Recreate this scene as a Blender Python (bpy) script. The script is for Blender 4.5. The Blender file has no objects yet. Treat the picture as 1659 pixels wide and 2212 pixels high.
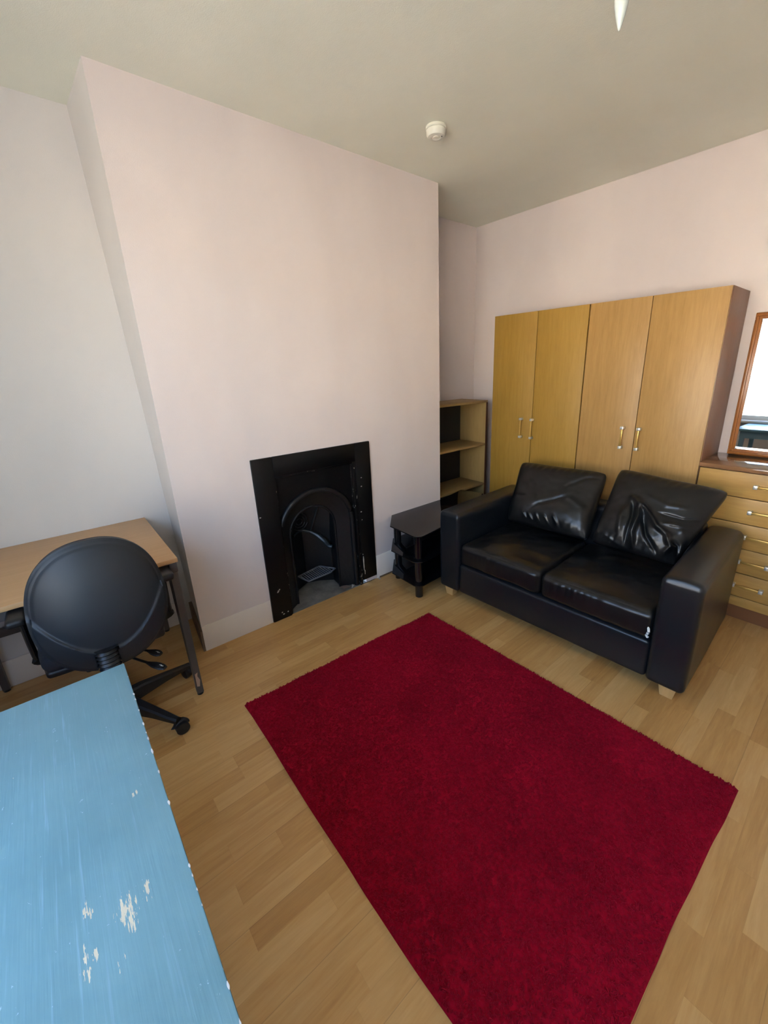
import bpy, bmesh, math, random
import numpy as np
from mathutils import Vector, Matrix, Euler
random.seed(4); rng = np.random.RandomState(4)
S = bpy.context.scene; C = S.collection
PI = math.pi; R_ = math.radians

# ------------------------------------------------------------------ materials
def newmat(name):
    m = bpy.data.materials.new(name); m.use_nodes = True
    nt = m.node_tree; b = nt.nodes['Principled BSDF']
    return m, nt, b
def N(nt, t, **kw):
    n = nt.nodes.new(t)
    for k, v in kw.items():
        if k.startswith('i_'):
            key = k[2:].replace('_', ' ')
            n.inputs[key].default_value = v
        else: setattr(n, k, v)
    return n
def L(nt, a, b): nt.links.new(a, b)
def coords(nt, scale=(1,1,1), rot=(0,0,0)):
    tc = N(nt, 'ShaderNodeTexCoord'); mp = N(nt, 'ShaderNodeMapping')
    mp.inputs['Scale'].default_value = scale; mp.inputs['Rotation'].default_value = rot
    L(nt, tc.outputs['Object'], mp.inputs['Vector']); return mp.outputs['Vector']
def ramp(nt, fac, stops):
    r = N(nt, 'ShaderNodeValToRGB'); e = r.color_ramp.elements
    while len(e) < len(stops): e.new(.5)
    for k, (p, c) in enumerate(stops):
        e[k].position = p; e[k].color = (*c, 1) if len(c) == 3 else c
    L(nt, fac, r.inputs['Fac']); return r.outputs['Color']
def mix(nt, fac, a, b, mode='MIX'):
    n = N(nt, 'ShaderNodeMix', data_type='RGBA', blend_type=mode)
    for idx, v in ((0, fac), (6, a), (7, b)):
        if hasattr(v, 'is_output'): L(nt, v, n.inputs[idx])
        elif idx == 0: n.inputs[0].default_value = v
        else: n.inputs[idx].default_value = (*v, 1)
    return n.outputs[2]
def math_(nt, op, a, b=None, c=None, clamp=False):
    n = N(nt, 'ShaderNodeMath', operation=op); n.use_clamp = clamp
    for k, v in enumerate((a, b, c)):
        if v is None: continue
        if hasattr(v, 'is_output'): L(nt, v, n.inputs[k])
        else: n.inputs[k].default_value = v
    return n.outputs[0]
def noise(nt, vec, scale, detail=3, rough=.5, dist=0):
    n = N(nt, 'ShaderNodeTexNoise'); n.inputs['Scale'].default_value = scale
    n.inputs['Detail'].default_value = detail; n.inputs['Roughness'].default_value = rough
    n.inputs['Distortion'].default_value = dist
    L(nt, vec, n.inputs['Vector']); return n.outputs['Fac']
def bump(nt, b, h, strength=.2, dist=.002):
    n = N(nt, 'ShaderNodeBump'); n.inputs['Strength'].default_value = strength
    n.inputs['Distance'].default_value = dist
    L(nt, h, n.inputs['Height']); L(nt, n.outputs['Normal'], b.inputs['Normal'])
def flat(name, col, rough=.5, metal=0, spec=.5, bscale=None, bstr=.1, var=0.0):
    m, nt, b = newmat(name)
    b.inputs['Base Color'].default_value = (*col, 1); b.inputs['Roughness'].default_value = rough
    b.inputs['Metallic'].default_value = metal; b.inputs['Specular IOR Level'].default_value = spec
    v = coords(nt)
    if var:
        f = noise(nt, v, 9, 4, .6)
        L(nt, ramp(nt, f, [(.3, tuple(c*(1-var) for c in col)), (.7, tuple(min(1, c*(1+var)) for c in col))]), b.inputs['Base Color'])
    if bscale: bump(nt, b, noise(nt, v, bscale, 3), bstr)
    return m
def wood(name, c1, c2, grain='z', rough=.4, spec=.5, fine=1.0, bstr=.05, coat=0):
    m, nt, b = newmat(name)
    s = {'x': (.08, 1, 1), 'y': (1, .08, 1), 'z': (1, 1, .08)}[grain]
    v = coords(nt, s)
    n1 = noise(nt, v, 40*fine, 5, .65, .4); n2 = noise(nt, v, 160*fine, 3, .6); n3 = noise(nt, v, 5, 2, .5, .6)
    f = math_(nt, 'ADD', math_(nt, 'MULTIPLY', n1, .5), math_(nt, 'ADD', math_(nt, 'MULTIPLY', n2, .25), math_(nt, 'MULTIPLY', n3, .25)))
    L(nt, ramp(nt, f, [(.36, c1), (.64, c2)]), b.inputs['Base Color'])
    b.inputs['Roughness'].default_value = rough; b.inputs['Specular IOR Level'].default_value = spec
    b.inputs['Coat Weight'].default_value = coat; b.inputs['Coat Roughness'].default_value = .08
    bump(nt, b, f, bstr, .001)
    return m
def srgb(r, g, b):
    f = lambda c: (c/255/12.92) if c/255 <= .04045 else ((c/255+.055)/1.055)**2.4
    return (f(r), f(g), f(b))

def wall_mat(name, col, col2, bs=.25):
    m, nt, b = newmat(name); v = coords(nt)
    n = noise(nt, coords(nt, (1, 1, .45)), 2.6, 3, .55, .3)
    L(nt, ramp(nt, n, [(.3, col), (.7, col2)]), b.inputs['Base Color'])
    b.inputs['Roughness'].default_value = .75; b.inputs['Specular IOR Level'].default_value = .25
    h = math_(nt, 'ADD', noise(nt, v, 260, 2), math_(nt, 'MULTIPLY', noise(nt, v, 14, 3), 1.6))
    bump(nt, b, h, bs, .0016)
    return m
M = {}
M['pink'] = wall_mat('pink_wall_paint', srgb(221, 208, 203), srgb(227, 215, 210))
M['white_wall'] = wall_mat('off_white_wall_paint', srgb(222, 215, 209), srgb(227, 220, 214))
M['ceiling'] = wall_mat('cream_ceiling_paint', srgb(238, 238, 221), srgb(242, 242, 226), .35)
M['skirt'] = wall_mat('skirting_paint', srgb(232, 222, 212), srgb(238, 229, 219), .2)
M['skirt_dark'] = flat('bare_skirting', srgb(120, 96, 74), .7, var=.2)
M['concrete'] = flat('hearth_concrete', srgb(112, 110, 104), .9, bscale=60, bstr=.8, var=.35)
M['rubble'] = flat('plaster_rubble', srgb(190, 186, 176), .9, bscale=80, bstr=.6, var=.3)
M['oak'] = wood('wardrobe_oak_veneer', srgb(168, 128, 70), srgb(188, 148, 88), 'z', .42)
M['oak_l'] = wood('golden_oak_veneer', srgb(160, 122, 48), srgb(176, 138, 62), 'z', .42)
M['oak_h'] = wood('drawer_oak_veneer', srgb(181, 140, 74), srgb(199, 158, 88), 'x', .42)
M['side_brown'] = wood('brown_side_veneer', srgb(126, 84, 54), srgb(140, 96, 64), 'z', .38)
M['top_brown'] = wood('brown_top_veneer', srgb(136, 98, 66), srgb(152, 112, 78), 'x', .07, .6, bstr=.01)
M['edge_brown'] = flat('brown_edging', srgb(164, 118, 86), .4)
M['gap'] = flat('dark_gap', srgb(50, 34, 22), .8)
M['frame_wood'] = wood('mirror_frame_wood', srgb(140, 84, 36), srgb(170, 108, 52), 'z', .3)
M['beech'] = wood('bookcase_beech', srgb(150, 121, 72), srgb(168, 137, 86), 'y', .5)
M['beech_z'] = wood('bookcase_beech_panel', srgb(150, 124, 74), srgb(168, 140, 88), 'z', .5)
M['desk_top'] = wood('desk_beech_laminate', srgb(196, 152, 104), srgb(208, 166, 118), 'y', .42, fine=.8)
M['foot_wood'] = wood('sofa_foot_wood', srgb(206, 160, 98), srgb(222, 180, 118), 'z', .45)
M['brass'] = flat('brass_bar', srgb(214, 178, 100), .3, .6)
M['steel'] = flat('bright_nickel', srgb(228, 228, 222), .3, .7)
M['plastic'] = flat('black_chair_plastic', srgb(28, 34, 40), .50, bscale=900, bstr=.12)
M['plastic_d'] = flat('black_base_plastic', srgb(24, 24, 26), .45)
M['rubber'] = flat('black_rubber', srgb(20, 20, 22), .35)
M['fabric'] = flat('charcoal_fabric', srgb(36, 36, 42), .9, bscale=700, bstr=.4)
M['silver_mark'] = flat('white_lever_mark', srgb(200, 200, 190), .5)
M['desk_steel'] = flat('dark_grey_steel', srgb(84, 80, 79), .45, .2, var=.1)
M['chip'] = flat('bare_chipped_metal', srgb(190, 160, 140), .7)
M['gloss'] = flat('black_gloss_glass', (.0045, .0045, .005), .04, spec=.6)
M['leg_gloss'] = flat('black_gloss_lacquer', (.005, .005, .006), .12, spec=.6)
M['white_plastic'] = flat('white_plastic', srgb(232, 230, 214), .4)
M['bulb'] = flat('opal_bulb_glass', srgb(206, 214, 208), .15)
M['mirror'] = flat('mirror_silvering', (.9, .93, .93), .01, 1)
M['upvc'] = flat('white_window_frame', srgb(235, 235, 232), .35)
M['torn'] = flat('torn_white_lining', srgb(225, 225, 222), .9)
M['bounce_street'] = flat('pale_bounce_street', srgb(205, 199, 188), .9, bscale=30, bstr=.4, var=.1)  # street surface made extra pale to bounce more light up onto the ceiling
M['facade'] = flat('pale_render', srgb(244, 236, 222), .9, bscale=20, bstr=.2, var=.03)
M['far_glass'] = flat('far_window_glass', srgb(120, 135, 150), .15)
M['roof'] = flat('roof_slate', srgb(110, 104, 104), .8, var=.15)
# leather
def leather(name, rough, tint):
    m, nt, b = newmat(name); v = coords(nt)
    b.inputs['Base Color'].default_value = (*tint, 1)
    vo = N(nt, 'ShaderNodeTexVoronoi'); vo.inputs['Scale'].default_value = 420; L(nt, v, vo.inputs['Vector'])
    h = math_(nt, 'ADD', math_(nt, 'MULTIPLY', vo.outputs['Distance'], .12), math_(nt, 'MULTIPLY', noise(nt, v, 22, 2, .5), .35))
    rr = math_(nt, 'ADD', math_(nt, 'MULTIPLY', noise(nt, v, 3, 1), .08), rough-.04)
    L(nt, rr, b.inputs['Roughness'])
    b.inputs['Specular IOR Level'].default_value = .45
    bump(nt, b, h, .25, .0015)
    return m
M['leather'] = leather('black_sofa_leather', .315, (.009, .011, .014))
M['leather_c'] = leather('black_cushion_leather', .30, (.007, .0072, .0078))
# fireplace black
def fp_mat(thr=.735, nm='chipped_black_paint'):
    m, nt, b = newmat(nm); v = coords(nt)
    n = noise(nt, coords(nt, (1, 1, .6)), 46, 5, .75)
    band = noise(nt, v, 5, 2)
    f = math_(nt, 'MULTIPLY', math_(nt, 'GREATER_THAN', n, thr), math_(nt, 'GREATER_THAN', band, .5))
    L(nt, mix(nt, f, (.0035, .0035, .0037), srgb(150, 145, 135)), b.inputs['Base Color'])
    b.inputs['Roughness'].default_value = .38; b.inputs['Specular IOR Level'].default_value = .25
    bump(nt, b, noise(nt, v, 40, 4, .6), .35, .002)
    return m
M['fp'] = fp_mat(); M['fp_chip'] = fp_mat(.60, 'heavily_chipped_black_paint')
M['iron'] = flat('black_cast_iron', (.006, .0065, .008), .42, bscale=70, bstr=.5, spec=.45)
M['iron_gloss'] = flat('worn_cast_iron_rim', (.014, .022, .026), .34, bscale=60, bstr=.3, spec=.6)
M['grate'] = flat('grey_iron_grate', srgb(112, 114, 120), .5, bscale=80, bstr=.3)
# laminate floor: 3-strip boards along Y
def floor_mat():
    m, nt, b = newmat('beech_strip_laminate')
    tc = N(nt, 'ShaderNodeTexCoord')
    sep = N(nt, 'ShaderNodeSeparateXYZ'); L(nt, tc.outputs['Object'], sep.inputs[0])
    x, y = sep.outputs['X'], sep.outputs['Y']
    W = .066
    row = math_(nt, 'FLOOR', math_(nt, 'DIVIDE', x, W))
    wn = N(nt, 'ShaderNodeTexWhiteNoise', noise_dimensions='1D'); L(nt, row, wn.inputs['W'])
    yo = math_(nt, 'ADD', y, math_(nt, 'MULTIPLY', wn.outputs['Value'], 5))
    ll = .43
    col = math_(nt, 'FLOOR', math_(nt, 'DIVIDE', yo, ll))
    cmb = N(nt, 'ShaderNodeCombineXYZ'); L(nt, row, cmb.inputs[0]); L(nt, col, cmb.inputs[1])
    w2 = N(nt, 'ShaderNodeTexWhiteNoise', noise_dimensions='2D'); L(nt, cmb.outputs[0], w2.inputs['Vector'])
    off = N(nt, 'ShaderNodeVectorMath', operation='MULTIPLY_ADD')
    L(nt, w2.outputs['Color'], off.inputs[0]); off.inputs[1].default_value = (7, 7, 7); 
    mp = N(nt, 'ShaderNodeMapping'); mp.inputs['Scale'].default_value = (1, .09, 1); L(nt, tc.outputs['Object'], mp.inputs['Vector'])
    L(nt, mp.outputs[0], off.inputs[2])
    g1 = noise(nt, off.outputs[0], 26, 5, .62, 1.2); g2 = noise(nt, off.outputs[0], 130, 3, .6)
    g = math_(nt, 'ADD', math_(nt, 'MULTIPLY', g1, .7), math_(nt, 'MULTIPLY', g2, .3))
    f = math_(nt, 'ADD', math_(nt, 'MULTIPLY', w2.outputs['Value'], .36), math_(nt, 'MULTIPLY', math_(nt, 'SUBTRACT', g, .26), 1.0))
    colr = ramp(nt, f, [(.05, srgb(176, 128, 70)), (.4, srgb(202, 156, 94)), (.8, srgb(220, 180, 120))])
    # seams: faint between strips, stronger each third
    fx = math_(nt, 'FRACT', math_(nt, 'DIVIDE', x, W)); e1 = math_(nt, 'LESS_THAN', fx, .014)
    fx3 = math_(nt, 'FRACT', math_(nt, 'DIVIDE', x, W*3)); e3 = math_(nt, 'LESS_THAN', fx3, .010)
    fy = math_(nt, 'FRACT', math_(nt, 'DIVIDE', yo, ll)); ey = math_(nt, 'LESS_THAN', fy, .003)
    e = math_(nt, 'MAXIMUM', math_(nt, 'MULTIPLY', math_(nt, 'MAXIMUM', e1, ey), .18), math_(nt, 'MULTIPLY', e3, .5))
    dirt = noise(nt, tc.outputs['Object'], 1.7, 4, .6)
    colr = mix(nt, math_(nt, 'MULTIPLY', e, .6), colr, srgb(96, 62, 32))
    L(nt, colr, b.inputs['Base Color'])
    L(nt, math_(nt, 'ADD', math_(nt, 'MULTIPLY', dirt, .2), .24), b.inputs['Roughness'])
    b.inputs['Specular IOR Level'].default_value = .5
    bump(nt, b, math_(nt, 'SUBTRACT', math_(nt, 'MULTIPLY', g2, .15), e3), .15, .0008)
    return m
M['floor'] = floor_mat()
# red rug
def rug_mat():
    m, nt, b = newmat('crimson_shag_wool'); v = coords(nt)
    f = math_(nt, 'ADD', math_(nt, 'MULTIPLY', noise(nt, v, 90, 3), .6), math_(nt, 'MULTIPLY', noise(nt, v, 2.5, 2), .4))
    L(nt, ramp(nt, f, [(.32, srgb(128, 2, 26)), (.68, srgb(172, 10, 42))]), b.inputs['Base Color'])
    b.inputs['Roughness'].default_value = .95; b.inputs['Specular IOR Level'].default_value = .1
    b.inputs['Sheen Weight'].default_value = .15; b.inputs['Sheen Roughness'].default_value = .5
    b.inputs['Sheen Tint'].default_value = (.9, .2, .3, 1)
    return m
M['rug'] = rug_mat()
# blue painted table, grain along X, worn patches in cream
def table_mat():
    m, nt, b = newmat('worn_blue_painted_wood')
    tc = N(nt, 'ShaderNodeTexCoord'); v = tc.outputs['Object']
    def st(sx, sy, sc, d=3, r=.6, dist=0):
        mp = N(nt, 'ShaderNodeMapping'); mp.inputs['Scale'].default_value = (sx, sy, 1); L(nt, v, mp.inputs['Vector'])
        return noise(nt, mp.outputs[0], sc, d, r, dist)
    g = st(.03, 1, 170, 3, .7); g2 = st(.05, 1, 45, 3, .6, .3); cl = st(1, 1, 5, 3)
    band = st(.02, 1, 7, 2)
    col = ramp(nt, cl, [(.3, srgb(108, 154, 168)), (.7, srgb(122, 168, 182))])
    streak = math_(nt, 'MULTIPLY', ramp(nt, g, [(.56, (0, 0, 0)), (.72, (1, 1, 1))]), ramp(nt, band, [(.4, (.1, .1, .1)), (.65, (1, 1, 1))]))
    col = mix(nt, math_(nt, 'MULTIPLY', streak, .5), col, srgb(150, 196, 220))
    # worn patches: soft ellipses (cx, cy, rx, ry) times streaky noise
    sp = N(nt, 'ShaderNodeSeparateXYZ'); L(nt, v, sp.inputs[0])
    tot = None
    for (cx, cy, rx, ry, k) in WORN:
        dx = math_(nt, 'DIVIDE', math_(nt, 'SUBTRACT', sp.outputs['X'], cx), rx)
        dy = math_(nt, 'DIVIDE', math_(nt, 'SUBTRACT', sp.outputs['Y'], cy), ry)
        d = math_(nt, 'ADD', math_(nt, 'MULTIPLY', dx, dx), math_(nt, 'MULTIPLY', dy, dy))
        e = math_(nt, 'MULTIPLY', math_(nt, 'SUBTRACT', 1, d, clamp=True), k)
        tot = e if tot is None else math_(nt, 'MAXIMUM', tot, e)
    w = math_(nt, 'ADD', math_(nt, 'MULTIPLY', st(.10, 1, 330, 3, .7), .55), math_(nt, 'MULTIPLY', st(.5, 1, 60, 3, .7, .4), .45))
    thr = math_(nt, 'SUBTRACT', .78, math_(nt, 'MULTIPLY', tot, .31))
    worn = math_(nt, 'GREATER_THAN', w, thr)
    # scattered small chips everywhere
    ch = st(.7, 1, 75, 4, .75, .3); area = st(1, 1, 6, 2)
    chips = math_(nt, 'MULTIPLY', math_(nt, 'GREATER_THAN', ch, .685), math_(nt, 'GREATER_THAN', area, .46))
    col = mix(nt, math_(nt, 'MULTIPLY', chips, .8), col, srgb(170, 206, 222))
    col = mix(nt, math_(nt, 'MULTIPLY', worn, .95), col, srgb(232, 222, 196))
    L(nt, col, b.inputs['Base Color'])
    L(nt, math_(nt, 'ADD', math_(nt, 'MULTIPLY', cl, .25), .22), b.inputs['Roughness'])
    b.inputs['Specular IOR Level'].default_value = .5
    h = math_(nt, 'ADD', math_(nt, 'MULTIPLY', g, .5), math_(nt, 'ADD', g2, math_(nt, 'MULTIPLY', worn, -.8)))
    bump(nt, b, h, .35, .0014)
    return m
WORN = []

# ------------------------------------------------------------------ mesh helpers
def link(name, me, mat, parent=None):
    o = bpy.data.objects.new(name, me); C.objects.link(o)
    mats = mat if isinstance(mat, (list, tuple)) else [mat]
    for k in mats: me.materials.append(k)
    if parent: o.parent = parent
    return o
def obj(name, bm, mat, parent=None, smooth=True, ang=35):
    me = bpy.data.meshes.new(name)
    bmesh.ops.recalc_face_normals(bm, faces=bm.faces)
    bm.to_mesh(me); bm.free()
    if smooth:
        me.shade_smooth()
        me.set_sharp_from_angle(angle=R_(ang))
    return link(name, me, mat, parent)
def thing(name, label, cat, loc=(0,0,0), rz=0, group=None):
    o = bpy.data.objects.new(name, None); C.objects.link(o); o.empty_display_size = .1
    o.location = loc; o.rotation_euler = (0, 0, rz)
    return tag(o, label, cat, group)
def tag(o, label, cat, group=None):
    o['label'] = label; o['category'] = cat
    if group: o['group'] = group
    return o
def struct(o, label=None):
    o['kind'] = 'structure'
    if label: o['label'] = label
    return o
def box(bm, x0, x1, y0, y1, z0, z1, bev=0, seg=2, mi=0):
    vs = [bm.verts.new((x, y, z)) for x in (x0, x1) for y in (y0, y1) for z in (z0, z1)]
    fs = [bm.faces.new([vs[i] for i in f]) for f in ((0,1,3,2),(4,6,7,5),(0,4,5,1),(2,3,7,6),(0,2,6,4),(1,5,7,3))]
    for f in fs: f.material_index = mi
    if bev:
        es = list({e for f in fs for e in f.edges})
        r = bmesh.ops.bevel(bm, geom=es, offset=bev, segments=seg, affect='EDGES', profile=.5)
        for f in r['faces']: f.material_index = mi
    return vs
def hexa(bm, bot, top, z0, z1, mi=0):
    a = [bm.verts.new((x, y, z0)) for x, y in bot]; b = [bm.verts.new((x, y, z1)) for x, y in top]
    n = len(a)
    bm.faces.new(a[::-1]); bm.faces.new(b)
    for i in range(n): bm.faces.new((a[i], a[(i+1) % n], b[(i+1) % n], b[i]))
    for v in a:
        for f in v.link_faces: f.material_index = mi
def nb(): return bmesh.new()
def mkbox(name, *a, mat, parent=None, bev=0, seg=2):
    bm = nb(); box(bm, *a, bev=bev, seg=seg); return obj(name, bm, mat, parent)
def lathe(bm, prof, seg=32, M4=None, mi=0):
    rings = []
    for r, z in prof:
        ring = []
        if r < 1e-6: ring = [bm.verts.new((0, 0, z))]
        else: ring = [bm.verts.new((r*math.cos(2*PI*k/seg), r*math.sin(2*PI*k/seg), z)) for k in range(seg)]
        rings.append(ring)
    allv = [v for r in rings for v in r]
    for a, b in zip(rings, rings[1:]):
        for k in range(seg):
            k2 = (k+1) % seg
            if len(a) == 1 and len(b) == 1: continue
            if len(a) == 1: f = bm.faces.new((a[0], b[k2], b[k]))
            elif len(b) == 1: f = bm.faces.new((a[k], a[k2], b[0]))
            else: f = bm.faces.new((a[k], a[k2], b[k2], b[k]))
            f.material_index = mi
    for r in (rings[0], rings[-1]):
        if len(r) > 1: f = bm.faces.new(r); f.material_index = mi
    if M4 is not None: bmesh.ops.transform(bm, matrix=M4, verts=allv)
    return allv
def tube(bm, pts, rad, seg=10, mi=0, flat=(1, 1), up=Vector((0,0,1))):
    pts = [Vector(p) for p in pts]; rads = rad if isinstance(rad, (list, tuple)) else [rad]*len(pts)
    rings = []
    for i, p in enumerate(pts):
        t = (pts[min(i+1, len(pts)-1)] - pts[max(i-1, 0)]).normalized()
        u = up if abs(t.dot(up)) < .95 else Vector((1, 0, 0))
        s = t.cross(u).normalized(); w = s.cross(t)
        rings.append([bm.verts.new(p + s*math.cos(2*PI*k/seg)*rads[i]*flat[0] + w*math.sin(2*PI*k/seg)*rads[i]*flat[1]) for k in range(seg)])
    for a, b in zip(rings, rings[1:]):
        for k in range(seg): bm.faces.new((a[k], a[(k+1) % seg], b[(k+1) % seg], b[k])).material_index = mi
    bm.faces.new(rings[0]).material_index = mi; bm.faces.new(rings[-1]).material_index = mi
def prism(bm, poly, z0, z1, bev=0, seg=2, M4=None):
    a = [bm.verts.new((x, y, z0)) for x, y in poly]; b = [bm.verts.new((x, y, z1)) for x, y in poly]
    n = len(a); fs = [bm.faces.new(a[::-1]), bm.faces.new(b)]
    for i in range(n): fs.append(bm.faces.new((a[i], a[(i+1) % n], b[(i+1) % n], b[i])))
    if bev:
        es = list({e for f in fs[:2] for e in f.edges})
        bmesh.ops.bevel(bm, geom=es, offset=bev, segments=seg, affect='EDGES', profile=.5)
    if M4 is not None: bmesh.ops.transform(bm, matrix=M4, verts=list(bm.verts))
def spline(pts, n=8):
    P = [Vector(p) for p in pts]; P = [P[0]*2-P[1]] + P + [P[-1]*2-P[-2]]; out = []
    for i in range(1, len(P)-2):
        for k in range(n):
            t = k/n
            out.append(.5*((2*P[i]) + (P[i+1]-P[i-1])*t + (2*P[i-1]-5*P[i]+4*P[i+1]-P[i+2])*t*t + (3*P[i]-P[i-1]-3*P[i+1]+P[i+2])*t**3))
    out.append(P[-2]); return out
def vnoise(x, y, seed=0):
    """smooth value noise, numpy"""
    r = np.random.RandomState(seed); T = r.rand(64, 64)
    xi = np.floor(x).astype(int); yi = np.floor(y).astype(int); fx = x-xi; fy = y-yi
    fx = fx*fx*(3-2*fx); fy = fy*fy*(3-2*fy)
    g = lambda a, b: T[a % 64, b % 64]
    return (g(xi, yi)*(1-fx)+g(xi+1, yi)*fx)*(1-fy)+(g(xi, yi+1)*(1-fx)+g(xi+1, yi+1)*fx)*fy
def meshnp(name, V, F, mat, parent=None, smooth=True):
    me = bpy.data.meshes.new(name)
    V = np.asarray(V, np.float32); F = np.asarray(F, np.int32); n, k = F.shape
    me.vertices.add(len(V)); me.vertices.foreach_set('co', V.ravel())
    me.loops.add(n*k); me.loops.foreach_set('vertex_index', F.ravel())
    me.polygons.add(n); me.polygons.foreach_set('loop_start', np.arange(0, n*k, k, dtype=np.int32))
    me.update(calc_edges=True); me.validate()
    if smooth: me.shade_smooth()
    return link(name, me, mat, parent)
def rounded_block(w, d, h, r, n=40, disp=None):
    """dense rounded box: returns V,F; disp(P,Nrm,U)->P"""
    V = []; F = []
    half = np.array([w, d, h])/2
    ax = [(0,1,2,1),(0,1,2,-1),(1,2,0,1),(1,2,0,-1),(2,0,1,1),(2,0,1,-1)]
    for a, b, c, s in ax:
        na, nbb = n, n
        A, B = np.meshgrid(np.linspace(-1, 1, na+1), np.linspace(-1, 1, nbb+1), indexing='ij')
        A = np.sign(A)*(1-(1-np.abs(A))**1.35); B = np.sign(B)*(1-(1-np.abs(B))**1.35)
        P = np.zeros(A.shape+(3,)); P[..., a] = A; P[..., b] = B; P[..., c] = s
        base = sum(v.shape[0] for v in V)
        V.append(P.reshape(-1, 3))
        idx = np.arange((na+1)*(nbb+1)).reshape(na+1, nbb+1)+base
        q = np.stack([idx[:-1, :-1], idx[1:, :-1], idx[1:, 1:], idx[:-1, 1:]], -1).reshape(-1, 4)
        F.append(q if s > 0 else q[:, ::-1])
    U = np.concatenate(V); F = np.concatenate(F)
    # weld
    key = np.round(U, 5); uq, inv = np.unique(key, axis=0, return_inverse=True)
    U = uq; F = inv.reshape(-1)[F]
    Q = U*half; rr = np.minimum(r, half*.98)
    inner = np.clip(Q, -(half-rr), half-rr); dlt = (Q-inner)/rr
    nn = np.linalg.norm(dlt, axis=1, keepdims=True); Nn = dlt/np.maximum(nn, 1e-9)
    P = inner + rr*Nn
    if disp is not None: P = disp(P, Nn, U)
    return P, F
def folds(u, v, paths):
    """sum of soft ridges along polylines in uv; (pts, width, amp)"""
    out = np.zeros_like(u)
    for pts, wd, amp in paths:
        best = np.full_like(u, 1e9)
        n = len(pts)-1
        tt = np.zeros_like(u)
        for i in range(n):
            (x0, y0), (x1, y1) = pts[i], pts[i+1]
            dx, dy = x1-x0, y1-y0; L2 = dx*dx+dy*dy+1e-12
            t = np.clip(((u-x0)*dx+(v-y0)*dy)/L2, 0, 1)
            dd = np.hypot(u-x0-t*dx, v-y0-t*dy)
            m = dd < best; best = np.where(m, dd, best); tt = np.where(m, (i+t)/n, tt)
        out += amp*np.exp(-(best/wd)**2)*np.clip(np.sin(PI*np.clip(tt*.86+.07, 0, 1))*1.5, 0, 1)
    return out

# ------------------------------------------------------------------ the room
H = 2.649; LB = 2.8265; XL = -.408; XA = -.4546; YF = -1.30; XR = 3.35
struct(mkbox('floor', -.6, XR+.1, YF-.1, LB+.1, -.06, 0, mat=M['floor']), 'pale beech strip laminate floor')
bm = nb(); box(bm, -.6, XR+.1, YF-.1, LB+.1, H, H+.1); struct(obj('ceiling', bm, M['ceiling']), 'cream painted ceiling')
bm = nb(); hexa(bm, [(XL-.15, YF-.1), (XL, YF-.1), (XL, .3), (XL-.15, .3)], [(XL-.15, YF-.1), (XL, YF-.1), (XL, .3), (XL-.15, .3)], 0, H)
struct(obj('wall_left', bm, M['white_wall']), 'off white wall of the left alcove')
struct(mkbox('wall_alcove', XA-.1, XA, 1.6, LB+.1, 0, H, mat=M['pink']), 'pink wall at the back of the narrow right alcove')
struct(mkbox('wall_back', XA, XR+.1, LB, LB+.1, 0, H, mat=M['pink']), 'pink wall behind the wardrobes')
struct(mkbox('wall_right', XR, XR+.1, YF-.1, LB, 0, H, mat=M['white_wall']))
# chimney breast, hollow round the fireplace
fy0, fy1, fz = .49, 1.12, .945
bm = nb()
hexa(bm, [(0, 0), (0, fy0), (XA, fy0), (XL-.02, .052)], [(0, .0012), (0, fy0), (XA, fy0), (XL-.02, .024)], 0, fz)
hexa(bm, [(0, .0012), (0, 1.8936), (XA, 1.8936), (XL-.02, .024)], [(0, .0034), (0, 1.8936), (XA, 1.8936), (XL-.02, -.020)], fz, H)
hexa(bm, [(0, fy1), (0, 1.8936), (XA, 1.8936), (XA, fy1)], [(0, fy1), (0, 1.8936), (XA, 1.8936), (XA, fy1)], 0, fz)
o = obj('wall_chimney', bm, [M['pink'], M['white_wall']])
for p in o.data.polygons:
    if p.normal.y < -.8 and p.center.y < .1: p.material_index = 1
struct(o, 'pink chimney breast')
struct(mkbox('hearth', -.44, 0.0, fy0, fy1+.08, 0, .004, mat=M['concrete']), 'bare grey concrete hearth inside the fireplace')
# window wall with a wide window
wx0, wx1, wz0, wz1 = .85, 3.05, .80, 2.42
bm = nb()
box(bm, XL, wx0, YF-.1, YF, 0, H); box(bm, wx1, XR, YF-.1, YF, 0, H)
box(bm, wx0, wx1, YF-.1, YF, 0, wz0); box(bm, wx0, wx1, YF-.1, YF, wz1, H)
struct(obj('wall_front', bm, M['white_wall']))
wn = struct(thing('window_1', 'wide white framed window behind the camera', 'window', ((wx0+wx1)/2, YF, wz0)))
del wn['category']
bm = nb()
def wb(x0, x1, z0, z1, y0=-.09, y1=-.03): box(bm, x0-(wx0+wx1)/2, x1-(wx0+wx1)/2, y0, y1, z0-wz0, z1-wz0)
wb(wx0, wx1, wz0, wz0+.06); wb(wx0, wx1, wz1-.06, wz1); wb(wx0, wx0+.06, wz0+.06, wz1-.06); wb(wx1-.06, wx1, wz0+.06, wz1-.06)
for xx in (wx0+(wx1-wx0)/3, wx0+2*(wx1-wx0)/3): wb(xx-.035, xx+.035, wz0+.06, wz1-.06)
wb(wx0+.06, wx1-.06, 2.10, 2.14, -.085, -.035)
obj('window_frame', bm, M['upvc'], wn)
bm = nb(); box(bm, -1.2, 1.2, -.02, .09, -.03, 0, bev=.006); obj('window_sill', bm, M['upvc'], wn)
mg, nt, b = newmat('window_glass'); nt.nodes.remove(b)
tr = N(nt, 'ShaderNodeBsdfTransparent'); gl = N(nt, 'ShaderNodeBsdfGlossy'); gl.inputs['Roughness'].default_value = .01
ms = N(nt, 'ShaderNodeMixShader'); ms.inputs[0].default_value = .06
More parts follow.
